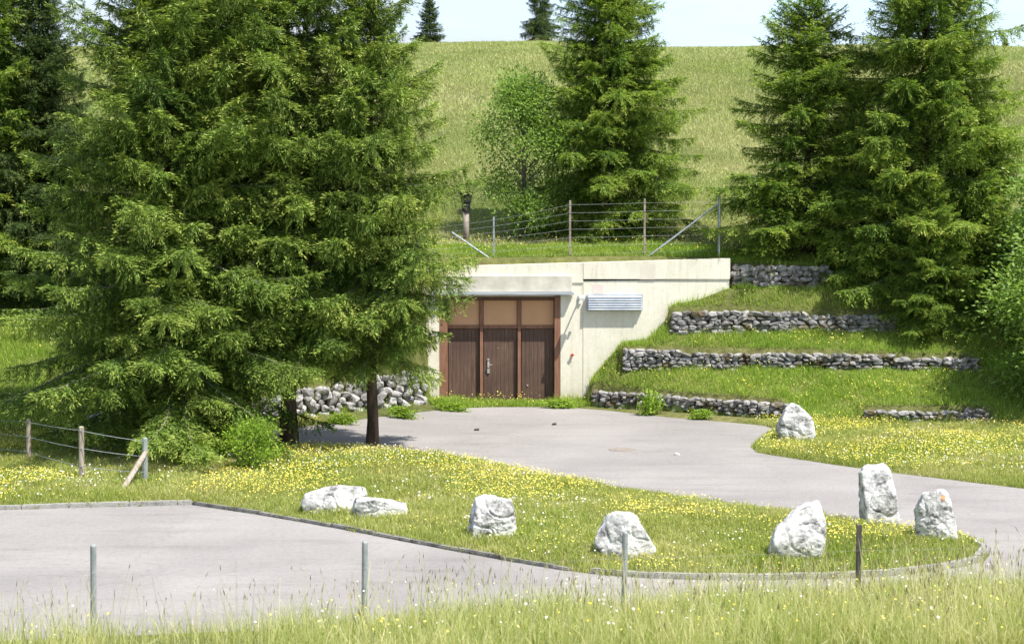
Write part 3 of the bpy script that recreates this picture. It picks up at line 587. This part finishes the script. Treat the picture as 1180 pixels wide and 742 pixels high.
# ------------------------------------------------------------------ trees
def cards(base, dirv, length, width, rr):
    """rhombic needle sprays"""
    n_ = len(base); d = dirv/np.maximum(np.linalg.norm(dirv, axis=1), 1e-6)[:, None]
    rnd = rr.normal(size=(n_, 3)); rnd[:, 2] *= .35; side = np.cross(d, np.array([0, 0, 1.])+rnd*.55); side /= np.maximum(np.linalg.norm(side, axis=1), 1e-6)[:, None]
    L = length[:, None]; w = width[:, None]*.5
    V = np.stack([base, base+d*L*.45+side*w, base+d*L, base+d*L*.45-side*w], 1).reshape(-1, 3)
    return V
def spruce(seed, H, Rr, z0, dens=1.0, low=.0, open_=0.0, pw=.8, leaf='needle', spray=.098, ragged=.2, bot=.72):
    rr = np.random.default_rng(seed); CB, CD, CL, CW, CA = [], [], [], [], []; limbs = MB(); 
    lean = rr.normal(0, .01, 2)
    h = z0; hs = []
    while h < H-.25:
        t = (h-z0)/(H-z0); k = int(round((7.5 if t < .8 else 6.5)*dens)); a0 = rr.uniform(0, 6.28)
        for j in range(k): hs.append((h+rr.uniform(-.10, .12), a0+6.283*j/k+rr.normal(0, .22)))
        h += .37*(1-.45*t)*rr.uniform(.8, 1.2)
    for hh, az in hs:
        t = min(max((hh-z0)/(H-z0), 0), 1)
        if rr.random() < open_*.5 : continue
        L = Rr*((1-t)**pw)*min(1., bot+2.2*t)*rr.uniform(1-ragged*1.4, 1+ragged)+.12
        if rr.random() < .10: L *= 1.25
        a = ip(t, [0, .35, .7, 1], [-.22-low, .02, .35, .9])+rr.normal(0, .07)
        dh = np.array([math.cos(az), math.sin(az), 0.]); lat = np.array([-math.sin(az), math.cos(az), 0.])
        dr = .42-.2*t
        def pos(s): return np.outer(L*s, dh)+np.outer(L*(a*s-dr*s**2+.30*s**3), [0, 0, 1.])+np.array([0, 0, hh])+np.outer(s*L*.05*np.sin(s*5+az*7), lat)
        ns = max(4, int(L/.30)); pl = pos(np.linspace(0.02, .93, ns)); limbs.tube(pl.tolist(), list(np.linspace(.008+.006*L, .004, ns)), 4, False)
        nt = max(8, int(L/.036*dens)); s = np.sort(rr.uniform(.16 if L > 1 else .05, 1, nt)); pb = pos(s); tg = pos(s+.02)-pb; tg /= np.linalg.norm(tg, axis=1)[:, None]
        side = np.where(np.arange(nt) % 2, 1., -1.); ang = rr.normal(.92, .16, nt)
        td = tg*np.cos(ang)[:, None]+lat*(side*np.sin(ang))[:, None]+np.array([0, 0, 1.])*rr.normal(-.12, .18, nt)[:, None]
        tl = (np.minimum(.36*L, .85)*(1-s)**.5*np.minimum(1, .5+1.6*s)+.11)*rr.uniform(.6, 1.15, nt)
        tl[-2:] = .14; td[-2:] = tg[-2:]+rr.normal(0, .15, (2, 3))
        # hanging side twigs
        hang = rr.random(nt) < .42; td[hang] = td[hang]*.45+np.array([0, 0, -.85]); tl[hang] *= .75
        K = np.maximum(4, (tl/.0125).astype(int)); idx = np.repeat(np.arange(nt), K)
        kk = np.concatenate([np.arange(c) for c in K]); u = (kk+rr.random(len(kk)))/K[idx]
        bp = pb[idx]+td[idx]*(tl[idx]*u)[:, None]+np.array([0, 0, -1.])*((tl[idx]*u)**2*.45)[:, None]+rr.normal(0, .02, (len(idx), 3))
        tsd = np.cross(td[idx], [0, 0, 1.]); tsd /= np.maximum(np.linalg.norm(tsd, axis=1), .05)[:, None]
        sgn = rr.choice([-1, 1], len(idx)); dv = td[idx]*rr.uniform(.5, 1.1, len(idx))[:, None]+tsd*(sgn*rr.uniform(.15, .85, len(idx)))[:, None]+rr.normal(0, .17, (len(idx), 3))+np.array([0, 0, -.05])
        CB.append(bp); CD.append(dv); CL.append(spray*rr.uniform(.65, 1.25, len(idx))); CW.append(rr.uniform(.015, .027, len(idx))*spray/.105)
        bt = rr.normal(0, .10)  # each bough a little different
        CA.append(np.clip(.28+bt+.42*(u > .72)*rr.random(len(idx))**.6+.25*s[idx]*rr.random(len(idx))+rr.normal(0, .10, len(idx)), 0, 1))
        # needles along the bough itself
        n2 = int(L/.018); s2 = rr.uniform(.25, 1, n2); b2 = pos(s2); t2 = pos(s2+.02)-b2; t2 /= np.linalg.norm(t2, axis=1)[:, None]
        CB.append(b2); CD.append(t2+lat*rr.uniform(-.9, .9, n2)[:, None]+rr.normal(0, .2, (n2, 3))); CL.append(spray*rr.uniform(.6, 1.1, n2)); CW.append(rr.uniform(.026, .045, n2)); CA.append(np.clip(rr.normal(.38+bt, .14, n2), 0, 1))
    # leader
    n3 = 60; zt = rr.uniform(H-.6, H, n3); az = rr.uniform(0, 6.28, n3)
    CB.append(np.stack([0*zt, 0*zt, zt], 1)); CD.append(np.stack([np.cos(az)*.6, np.sin(az)*.6, .9+0*az], 1)); CL.append(np.full(n3, .11)); CW.append(np.full(n3, .025)); CA.append(rr.uniform(.3, .8, n3))
    B, D, L_, W_, A_ = map(np.concatenate, (CB, CD, CL, CW, CA))
    V = cards(B, D, L_, W_, rr); Fc = np.arange(len(V)).reshape(-1, 4)
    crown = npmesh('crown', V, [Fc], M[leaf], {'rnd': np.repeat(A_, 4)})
    tk = MB(); r0 = .013*H; pts = []; rd = []
    for k in range(13):
        z = -.25+(H+.2)*k/12; pts.append((rr.normal(0, .012), rr.normal(0, .012), z)); rd.append(max(.012, r0*(1-max(z, 0)/H)**.85*(1.35 if k == 0 else 1)))
    tk.tube(pts, rd, 12)
    bmesh.ops.recalc_face_normals(tk.bm, faces=tk.bm.faces); tm = bpy.data.meshes.new('trunk'); tk.bm.to_mesh(tm); tk.bm.free(); tm.materials.append(M['bark']); tm.polygons.foreach_set('use_smooth', [True]*len(tm.polygons))
    lm = bpy.data.meshes.new('limbs'); limbs.bm.to_mesh(lm); limbs.bm.free(); lm.materials.append(M['twig'])
    print('spruce', seed, len(Fc))
    return tm, lm, crown
def put_tree(meshes, name, u, Y, label, cat='spruce tree', group=None, rz=0, sc=1., crown_mat=None, dz=0, x=None):
    x = X(u, Y) if x is None else x; z = float(terrain(np.array([x]), np.array([Y]))[0])+dz
    root = empty(name, (x, Y, z), label, cat, group, rz, sc)
    for nm, me in zip(('trunk', 'limbs', 'crown'), meshes):
        o = mobj(nm, me, root)
        if nm == 'crown' and crown_mat:
            o.material_slots[0].link = 'OBJECT'; o.material_slots[0].material = crown_mat
    return root
spA = spruce(11, 12.4, 3.65, .35, low=.06, ragged=.30, pw=.75, dens=1.15)
spB = spruce(12, 13.8, 2.7, 2.35, low=-.1, ragged=.30, open_=.05, pw=.65)
spC = spruce(13, 12.5, 2.75, .25, low=.0, leaf='needle_fresh', pw=.8, dens=1.2)
spD = spruce(14, 8.0, 2.2, .3, low=.0, open_=.12, leaf='needle_fresh', ragged=.30, pw=.75, dens=1.2)
spE = spruce(15, 11.2, 2.95, 2.2, low=-.06, ragged=.30, open_=.0, pw=.85, dens=1.15, bot=.42)
gl = 'spruces in the dense group on the left'; gr = 'spruces on the terraced slope at right'
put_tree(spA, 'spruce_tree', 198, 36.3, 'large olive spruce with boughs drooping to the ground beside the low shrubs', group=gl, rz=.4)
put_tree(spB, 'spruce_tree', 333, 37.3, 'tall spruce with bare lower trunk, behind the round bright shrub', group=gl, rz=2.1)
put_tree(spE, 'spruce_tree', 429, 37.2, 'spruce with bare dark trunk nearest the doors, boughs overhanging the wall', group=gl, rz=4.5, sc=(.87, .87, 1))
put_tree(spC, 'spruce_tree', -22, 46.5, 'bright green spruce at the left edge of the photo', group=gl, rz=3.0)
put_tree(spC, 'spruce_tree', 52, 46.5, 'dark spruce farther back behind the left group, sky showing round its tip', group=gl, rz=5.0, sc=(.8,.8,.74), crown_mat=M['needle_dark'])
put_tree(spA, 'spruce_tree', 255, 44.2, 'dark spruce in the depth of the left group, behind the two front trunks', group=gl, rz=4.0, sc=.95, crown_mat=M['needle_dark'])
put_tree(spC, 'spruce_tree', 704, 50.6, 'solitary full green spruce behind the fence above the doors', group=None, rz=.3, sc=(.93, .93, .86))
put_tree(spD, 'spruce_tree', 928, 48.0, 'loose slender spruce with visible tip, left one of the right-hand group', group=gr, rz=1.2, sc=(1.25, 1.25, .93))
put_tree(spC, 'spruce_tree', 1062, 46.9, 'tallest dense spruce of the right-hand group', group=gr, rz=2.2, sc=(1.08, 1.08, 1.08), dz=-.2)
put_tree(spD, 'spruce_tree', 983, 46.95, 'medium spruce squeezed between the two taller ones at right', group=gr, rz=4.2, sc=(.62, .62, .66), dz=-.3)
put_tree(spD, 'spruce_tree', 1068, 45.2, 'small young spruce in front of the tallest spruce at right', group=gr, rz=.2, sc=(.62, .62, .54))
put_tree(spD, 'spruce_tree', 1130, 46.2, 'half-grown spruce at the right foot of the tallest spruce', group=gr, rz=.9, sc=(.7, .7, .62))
gf = 'far spruces on the hill crest'
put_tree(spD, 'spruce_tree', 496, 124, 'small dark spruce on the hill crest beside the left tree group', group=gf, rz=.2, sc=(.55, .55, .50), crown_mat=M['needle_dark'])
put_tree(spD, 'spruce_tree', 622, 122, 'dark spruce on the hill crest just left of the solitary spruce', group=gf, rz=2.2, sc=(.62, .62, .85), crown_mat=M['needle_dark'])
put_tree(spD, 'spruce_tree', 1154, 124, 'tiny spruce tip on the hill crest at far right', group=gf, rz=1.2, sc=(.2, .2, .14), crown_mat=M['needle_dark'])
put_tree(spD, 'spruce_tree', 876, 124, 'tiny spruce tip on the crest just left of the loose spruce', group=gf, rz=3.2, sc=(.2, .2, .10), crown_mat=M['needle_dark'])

def broad(seed, H, rx, z0, nclump, per, leafsize, mt, squash=1., clump=.26, narrow=.55):
    rr = np.random.default_rng(seed); limbs = MB(); B, D, A_ = [], [], []
    for c in range(nclump):
        az = rr.uniform(0, 6.283); f = rr.random()**.5; hh = rr.uniform(z0, H); t = (hh-z0)/(H-z0); rad = rx*(math.sin(math.pi*min(1, .15+.80*t))**.7)*f
        p = np.array([math.cos(az)*rad, math.sin(az)*rad, hh])
        q0 = np.array([0, 0, max(.05, (hh-rad*.6)*.8)]); limbs.tube([q0.tolist(), ((q0+p)/2+np.array([0, 0, -.05])).tolist(), p.tolist()], [.02, .012, .004], 4, False)
        n_ = int(per*rr.uniform(.5, 1.4)); o = rr.normal(0, clump, (n_, 3))*np.array([1, 1, .7*squash]); B.append(p+o); D.append(o*.8+rr.normal(0, .2, (n_, 3))+np.array([0, 0, .02])); A_.append(np.clip(rr.normal(.45+rr.normal(0, .12), .2, n_), 0, 1))
    B, D, A_ = map(np.concatenate, (B, D, A_)); B[:, 2] = np.maximum(B[:, 2], .02)
    V = cards(B, D, leafsize*rr.uniform(.6, 1.3, len(B)), leafsize*narrow*rr.uniform(.7, 1.2, len(B)), rr); crown = npmesh('crown', V, [np.arange(len(V)).reshape(-1, 4)], mt, {'rnd': np.repeat(A_, 4)})
    tk = MB().tube([(0, 0, -.2), (.03, 0, H*.3), (-.02, .02, H*.6), (0, 0, H*.92)], [.02*H, .016*H, .01*H, .004*H], 8)
    tm = bpy.data.meshes.new('trunk'); tk.bm.to_mesh(tm); tk.bm.free(); tm.materials.append(M['twig'])
    lm = bpy.data.meshes.new('limbs'); limbs.bm.to_mesh(lm); limbs.bm.free(); lm.materials.append(M['twig'])
    return tm, lm, crown
rw = broad(31, 4.4, 1.6, .3, 75, 260, .12, M['leaf'], clump=.32)
put_tree(rw, 'deciduous_tree', 603, 50.0, 'small leafy tree beside the solitary spruce', 'leafy tree', sc=(.88, .88, 1.0))
put_tree(rw, 'deciduous_tree', 1228, 44.0, 'leafy green tree cut by the right edge of the photo', 'leafy tree', rz=2, sc=(1.1, 1.1, 1.05))
put_tree(rw, 'deciduous_tree', 1235, 41.5, 'leafy tree at the lower right edge, shading the terrace', 'leafy tree', rz=4, sc=(1.15, 1.15, .95))
sh1 = broad(32, .95, .5, .12, 40, 120, .075, M['shrubleaf'], clump=.13, narrow=.3)
def shrub(u, v, label, sc, rz, cat='shrub'):
    x, Y = G(u, v, .08); z = float(terrain(np.array([x]), np.array([Y]))[0]); root = empty('shrub', (x, Y, z), label, cat, None, rz, sc)
    for nm, me in zip(('stem', 'branches', 'foliage'), sh1): mobj(nm, me, root)
shrub(290, 543, 'round bright green shrub left of the left bare trunk', (1., 1., .98), 0)
shrub(182, 528, 'bright yellow-green shrub behind the end post of the pasture fence', (1.1, .8, .85), 2)
shrub(225, 538, 'low spreading green shrub in front of the drooping olive spruce', (1.0, .8, .55), 4)

# ------------------------------------------------------------------ grass
def blades(name, x, y, hgt, wid, matn, label, lean=.7, a=None, twoseg=True, zoff=0, rr=rng, cat='grass'):
    n_ = len(x); z = terrain(x, y)-.01+zoff; az = rr.uniform(0, 6.283, n_); fx, fy = np.cos(az), np.sin(az)
    la = rr.uniform(0, 6.283, n_); lm = hgt*np.abs(rr.normal(0, lean, n_)); lx, ly = np.cos(la)*lm, np.sin(la)*lm
    a = rr.random(n_) if a is None else a
    w = wid*.5; b = np.stack([x, y, z], 1); s = np.stack([fx*w, fy*w, 0*w], 1); l_ = np.stack([lx, ly, 0*lx], 1); up = np.stack([0*hgt, 0*hgt, hgt], 1)
    if twoseg:
        V = np.stack([b-s, b+s, b+up*.55+l_*.3+s*.75, b+up*.55+l_*.3-s*.75, b+up*np.sqrt(np.clip(1-.4*(lm/hgt)**2, .3, 1))[:, None]+l_], 1).reshape(-1, 3)
        k = np.arange(n_)*5; fs = [np.stack([k, k+1, k+2, k+3], 1), np.stack([k+3, k+2, k+4], 1)]; r = 5
    else:
        V = np.stack([b-s, b+s, b+up+l_], 1).reshape(-1, 3); k = np.arange(n_)*3; fs = [np.stack([k, k+1, k+2], 1)]; r = 3
    me = npmesh(name, V, fs, M[matn], {'rnd': np.repeat(a, r)}); o = mobj(name, me)
    return tag(o, label, cat, None, 'stuff')
def scatter(n_, x0, x1, y0, y1, cond):
    x = rng.uniform(x0, x1, n_); y = rng.uniform(y0, y1, n_); k = cond(x, y); return x[k], y[k]
def steep(x, y): return np.abs(terrain(x, y+.04, False)-terrain(x, y-.04, False)) > .14
def inview(x, y, m=1.6): return np.abs(x) < .31*y+m
def noboulder(x, y):
    k = np.ones(len(x), bool)
    for o in boulders: k &= np.hypot(x-o.location.x, (y-o.location.y)) > .22
    return k
notwall = lambda x, y: ~((x > wl_-.1) & (x < wr_+.1) & (y > YW-.04) & (y < YW+.68))
# island and left meadow
cnd = lambda x, y: (sdist(x, y) > .16*vnoise(x, y, 2.6, 77)**2-.06+.06*vnoise(x, y, 9, 78)) & inview(x, y) & noboulder(x, y) & (y > 23) & (y < Y1(x)-.3)
x, y = scatter(680000, -13, 14, 23.3, 42, cnd)
pn = fb(x, y, .5, 3)
blades('meadow_grass', x, y, (.05+.05*pn+.10*vnoise(x, y, 2.4, 62)**2)*rng.uniform(.5, 1.3, len(x)), rng.uniform(.008, .016, len(x)), 'grass', 'flowery green meadow grass on the island round the white boulders', a=np.clip(rng.beta(2.4, 1.7, len(x))+.7*(pn-.5), 0, 1))
# terraces and the strip above
cnd = lambda x, y: inview(x, y) & (y > Y1(x)-.3) & ~steep(x, y) & notwall(x, y) & (sdist(x, y) > .14*vnoise(x, y, 2.3, 79)-.08)
x, y = scatter(460000, -15, 16, 38, 48.5, cnd); pn = fb(x, y, .6, 4)
blades('terrace_grass', x, y, (.05+.17*vnoise(x, y, 2.2, 61)**1.3+.05*pn)*rng.uniform(.5, 1.3, len(x)), rng.uniform(.009, .018, len(x)), 'terrgrass', 'green grass growing on the stone-walled terraces and above the bunker', a=np.clip(rng.beta(2, 2.2, len(x))+.3*(pn-.5), 0, 1))
# hillside
cnd = lambda x, y: inview(x, y, 4) & (rng.random(len(x)) < ip(y, [48, 70, 132], [1, .7, .45]))
x, y = scatter(1300000, -46, 46, 48.4, 132, cnd); pn = fb(x, y*.6, .22, 8)
blades('hillside_grass', x, y, (.07+.14*pn)*rng.uniform(.5, 1.3, len(x)), ip(y, [48, 80, 130], [.02, .035, .05])*rng.uniform(.7, 1.3, len(x)), 'hillgrass', 'pale sunlit grass covering the hillside behind the bunker', a=np.clip(rng.beta(2, 2, len(x))+.8*(pn-.5), 0, 1), twoseg=False)
# tall grass near the camera
def edgeY(x): return ip(x, [-14, -7, -3, 2, 5.5, 9.5, 22], [19.9, 20.1, 20.8, 22.0, 22.7, 23.4, 24.5])
def tall(n_, far=0., dens=None):
    def c(x, y):
        d = edgeY(x)+far-y; right = ip(x, [-7, -2, 3, 7], [.12, .3, .8, 1.])
        return (d > 0) & inview(x, y, 1.) & (rng.random(len(x)) < right*np.clip(.10+d*.5, 0, 1)*np.clip(3.4*fb(x, y, 1.2, 21)-1.05, .07, 1))
    return scatter(n_, -8.5, 9.5, 14.5, 23.6, c)
x, y = tall(330000); d = edgeY(x)-y
blades('tall_grass', x, y, (.12+.42*fb(x, y, 1.1, 22)**1.2)*rng.uniform(.45, 1.4, len(x)), rng.uniform(.004, .010, len(x)), 'tallgrass', 'tall pale seeding grass in the foreground round the short fence posts', lean=.55)
x, y = tall(11000, .15); h = rng.beta(2, 2.2, len(x))*.62+.28
def stalks(name, x, y, h):
    n_ = len(x); z = terrain(x, y); la = rng.uniform(0, 6.28, n_); lm = h*np.abs(rng.normal(0, .28, n_)); tx, ty = x+np.cos(la)*lm, y+np.sin(la)*lm
    b = np.stack([x, y, z], 1); t = np.stack([tx, ty, z+h], 1); s = np.array([.0022, 0, 0]); m_ = b*.5+t*.5+np.stack([-(tx-x)*.15, -(ty-y)*.15, 0*x], 1)
    V1 = np.stack([b-s, b+s, m_+s, m_-s, t+s*.7, t-s*.7], 1).reshape(-1, 3); k = np.arange(n_)*6
    tag(mobj(name, npmesh(name, V1, [np.stack([k, k+1, k+2, k+3], 1), np.stack([k+3, k+2, k+4, k+5], 1)], M['tallgrass'], {'rnd': np.repeat(rng.uniform(.5, 1, n_), 6)})), 'thin dry flowering stalks standing above the foreground grass', 'grass stalks', None, 'stuff')
    L = rng.uniform(.03, .09, n_); w = rng.uniform(.002, .0065, n_); d_ = (t-b)/np.linalg.norm(t-b, axis=1)[:, None]; sx_ = np.stack([w, 0*w, 0*w], 1); sy_ = np.stack([0*w, w, 0*w], 1)
    parts = []
    for sv in (sx_, sy_): parts.append(np.stack([t-d_*L[:, None]*.3, t+sv+d_*L[:, None]*.2, t+d_*L[:, None], t-sv+d_*L[:, None]*.2], 1).reshape(-1, 3))
    V2 = np.concatenate(parts); 
    tag(mobj('seed_heads', npmesh('seed_heads', V2, [np.arange(len(V2)).reshape(-1, 4)], M['seed'], {'rnd': np.repeat(rng.random(2*n_), 4)})), 'brownish seed heads on the foreground grass stalks', 'seed heads', None, 'stuff')
stalks('grass_stalks', x, y, h)
# flowers
def flowers(name, x, y, hgt, size, matn, label):
    n_ = len(x); c = np.stack([x, y, terrain(x, y)+hgt], 1); az = rng.uniform(0, 6.28, n_)
    nrm = rng.normal(0, .45, (n_, 3))+np.array([.12, -.35, 1.]); nrm /= np.linalg.norm(nrm, axis=1)[:, None]
    a = np.cross(nrm, [1, .2, 0]); a /= np.linalg.norm(a, axis=1)[:, None]; b = np.cross(nrm, a)
    V = [c+nrm*(size*-.12)[:, None]]
    for k in range(6):
        rk = size*.5*(1 if k % 2 == 0 else .8); V.append(c+a*(np.cos(az+k*1.0472)*rk)[:, None]+b*(np.sin(az+k*1.0472)*rk)[:, None])
    V = np.stack(V, 1).reshape(-1, 3); k = np.arange(n_)*7; fs = [np.stack([k, k+1+j, k+1+(j+1) % 6], 1) for j in range(6)]
    tag(mobj(name, npmesh(name, V, fs, M[matn], {'rnd': np.repeat(rng.random(n_), 7)})), label, 'wildflowers', None, 'stuff')
band = lambda x, y: np.clip((fb(x, y*1.3, .42, 33)-.44)*5.5, 0.05, 1)
cnd = lambda x, y: (sdist(x, y) > .12) & inview(x, y, .5) & noboulder(x, y) & (y < Y1(x)-.2) & (rng.random(len(x)) < band(x, y))
x, y = scatter(110000, -13, 14, 23.5, 42, cnd); x = x[:31000]; y = y[:31000]
flowers('yellow_flowers', x, y, rng.uniform(.07, .16, len(x)), rng.uniform(.016, .034, len(x)), 'yellow', 'yellow wildflowers sprinkled over the island meadow')
cnd = lambda x, y: (sdist(x, y) > .12) & inview(x, y, .5) & noboulder(x, y) & (y < Y1(x)-.2) & (rng.random(len(x)) < np.clip((fb(x, y, .6, 44)-.47)*5, .03, 1))
x, y = scatter(11000, -13, 14, 23.5, 42, cnd)
flowers('white_flowers', x, y, rng.uniform(.08, .18, len(x)), rng.uniform(.02, .042, len(x)), 'white', 'white daisies scattered among the yellow wildflowers')
cnd = lambda x, y: inview(x, y, .5) & ~steep(x, y) & notwall(x, y) & (y > Y1(x)-.3) & (rng.random(len(x)) < np.clip((fb(x, y*1.5, .5, 55)-.4)*4, .08, 1))
x, y = scatter(13000, -14, 15, 39, 52, cnd)
flowers('yellow_flowers', x, y, rng.uniform(.14, .28, len(x)), rng.uniform(.02, .045, len(x)), 'yellow', 'yellow wildflowers on the grassy terraces')
x, y = scatter(9000, -40, 40, 52, 125, lambda x, y: inview(x, y, .5) & (rng.random(len(x)) < np.clip((fb(x, y*.5, .1, 66)-.42)*5, .03, 1)))
flowers('yellow_flowers', x, y, rng.uniform(.2, .38, len(x)), rng.uniform(.03, .06, len(x)), 'yellow', 'faint yellow wildflowers on the hillside')
x, y = tall(1600, 0)
flowers('white_flowers', x, y, rng.uniform(.3, .6, len(x)), rng.uniform(.014, .032, len(x)), 'white', 'white and cream flowers in the foreground tall grass')
x, y = tall(1500, 0)
flowers('yellow_flowers', x, y, rng.uniform(.25, .5, len(x)), rng.uniform(.02, .035, len(x)), 'yellow', 'yellow flowers in the foreground tall grass')
# ------------------------------------------------------------------ weeds
wd = broad(41, .34, .22, .04, 22, 40, .07, M['shrubleaf'], clump=.07, narrow=.5)
for u, v, s_, lb_ in ((644, 469, (1.6, .8, .75), 'leafy weeds at the foot of the right door jamb'), (520, 472, (1.9, .8, .7), 'weeds growing under the left door leaf'), (750, 477, (1.2, .9, 1.6), 'tall leafy weed growing against the lowest terrace wall'), (808, 482, (1.1, .7, .6), 'spreading weed at the wall foot left of the pointed boulder'), (462, 480, (1.9, .8, .9), 'bushy weeds in front of the rubble wall right of the right trunk'), (395, 487, (1.8, .8, .8), 'bushy weeds before the rubble wall between the two trunks')):
    x, Y = G(u, v, .03); root = empty('weed', (x, Y, float(terrain(np.array([x]), np.array([Y]))[0])), lb_, 'weed', None, random.uniform(0, 6), s_)
    for nm, me in zip(('stem', 'branches', 'foliage'), wd): mobj(nm, me, root)
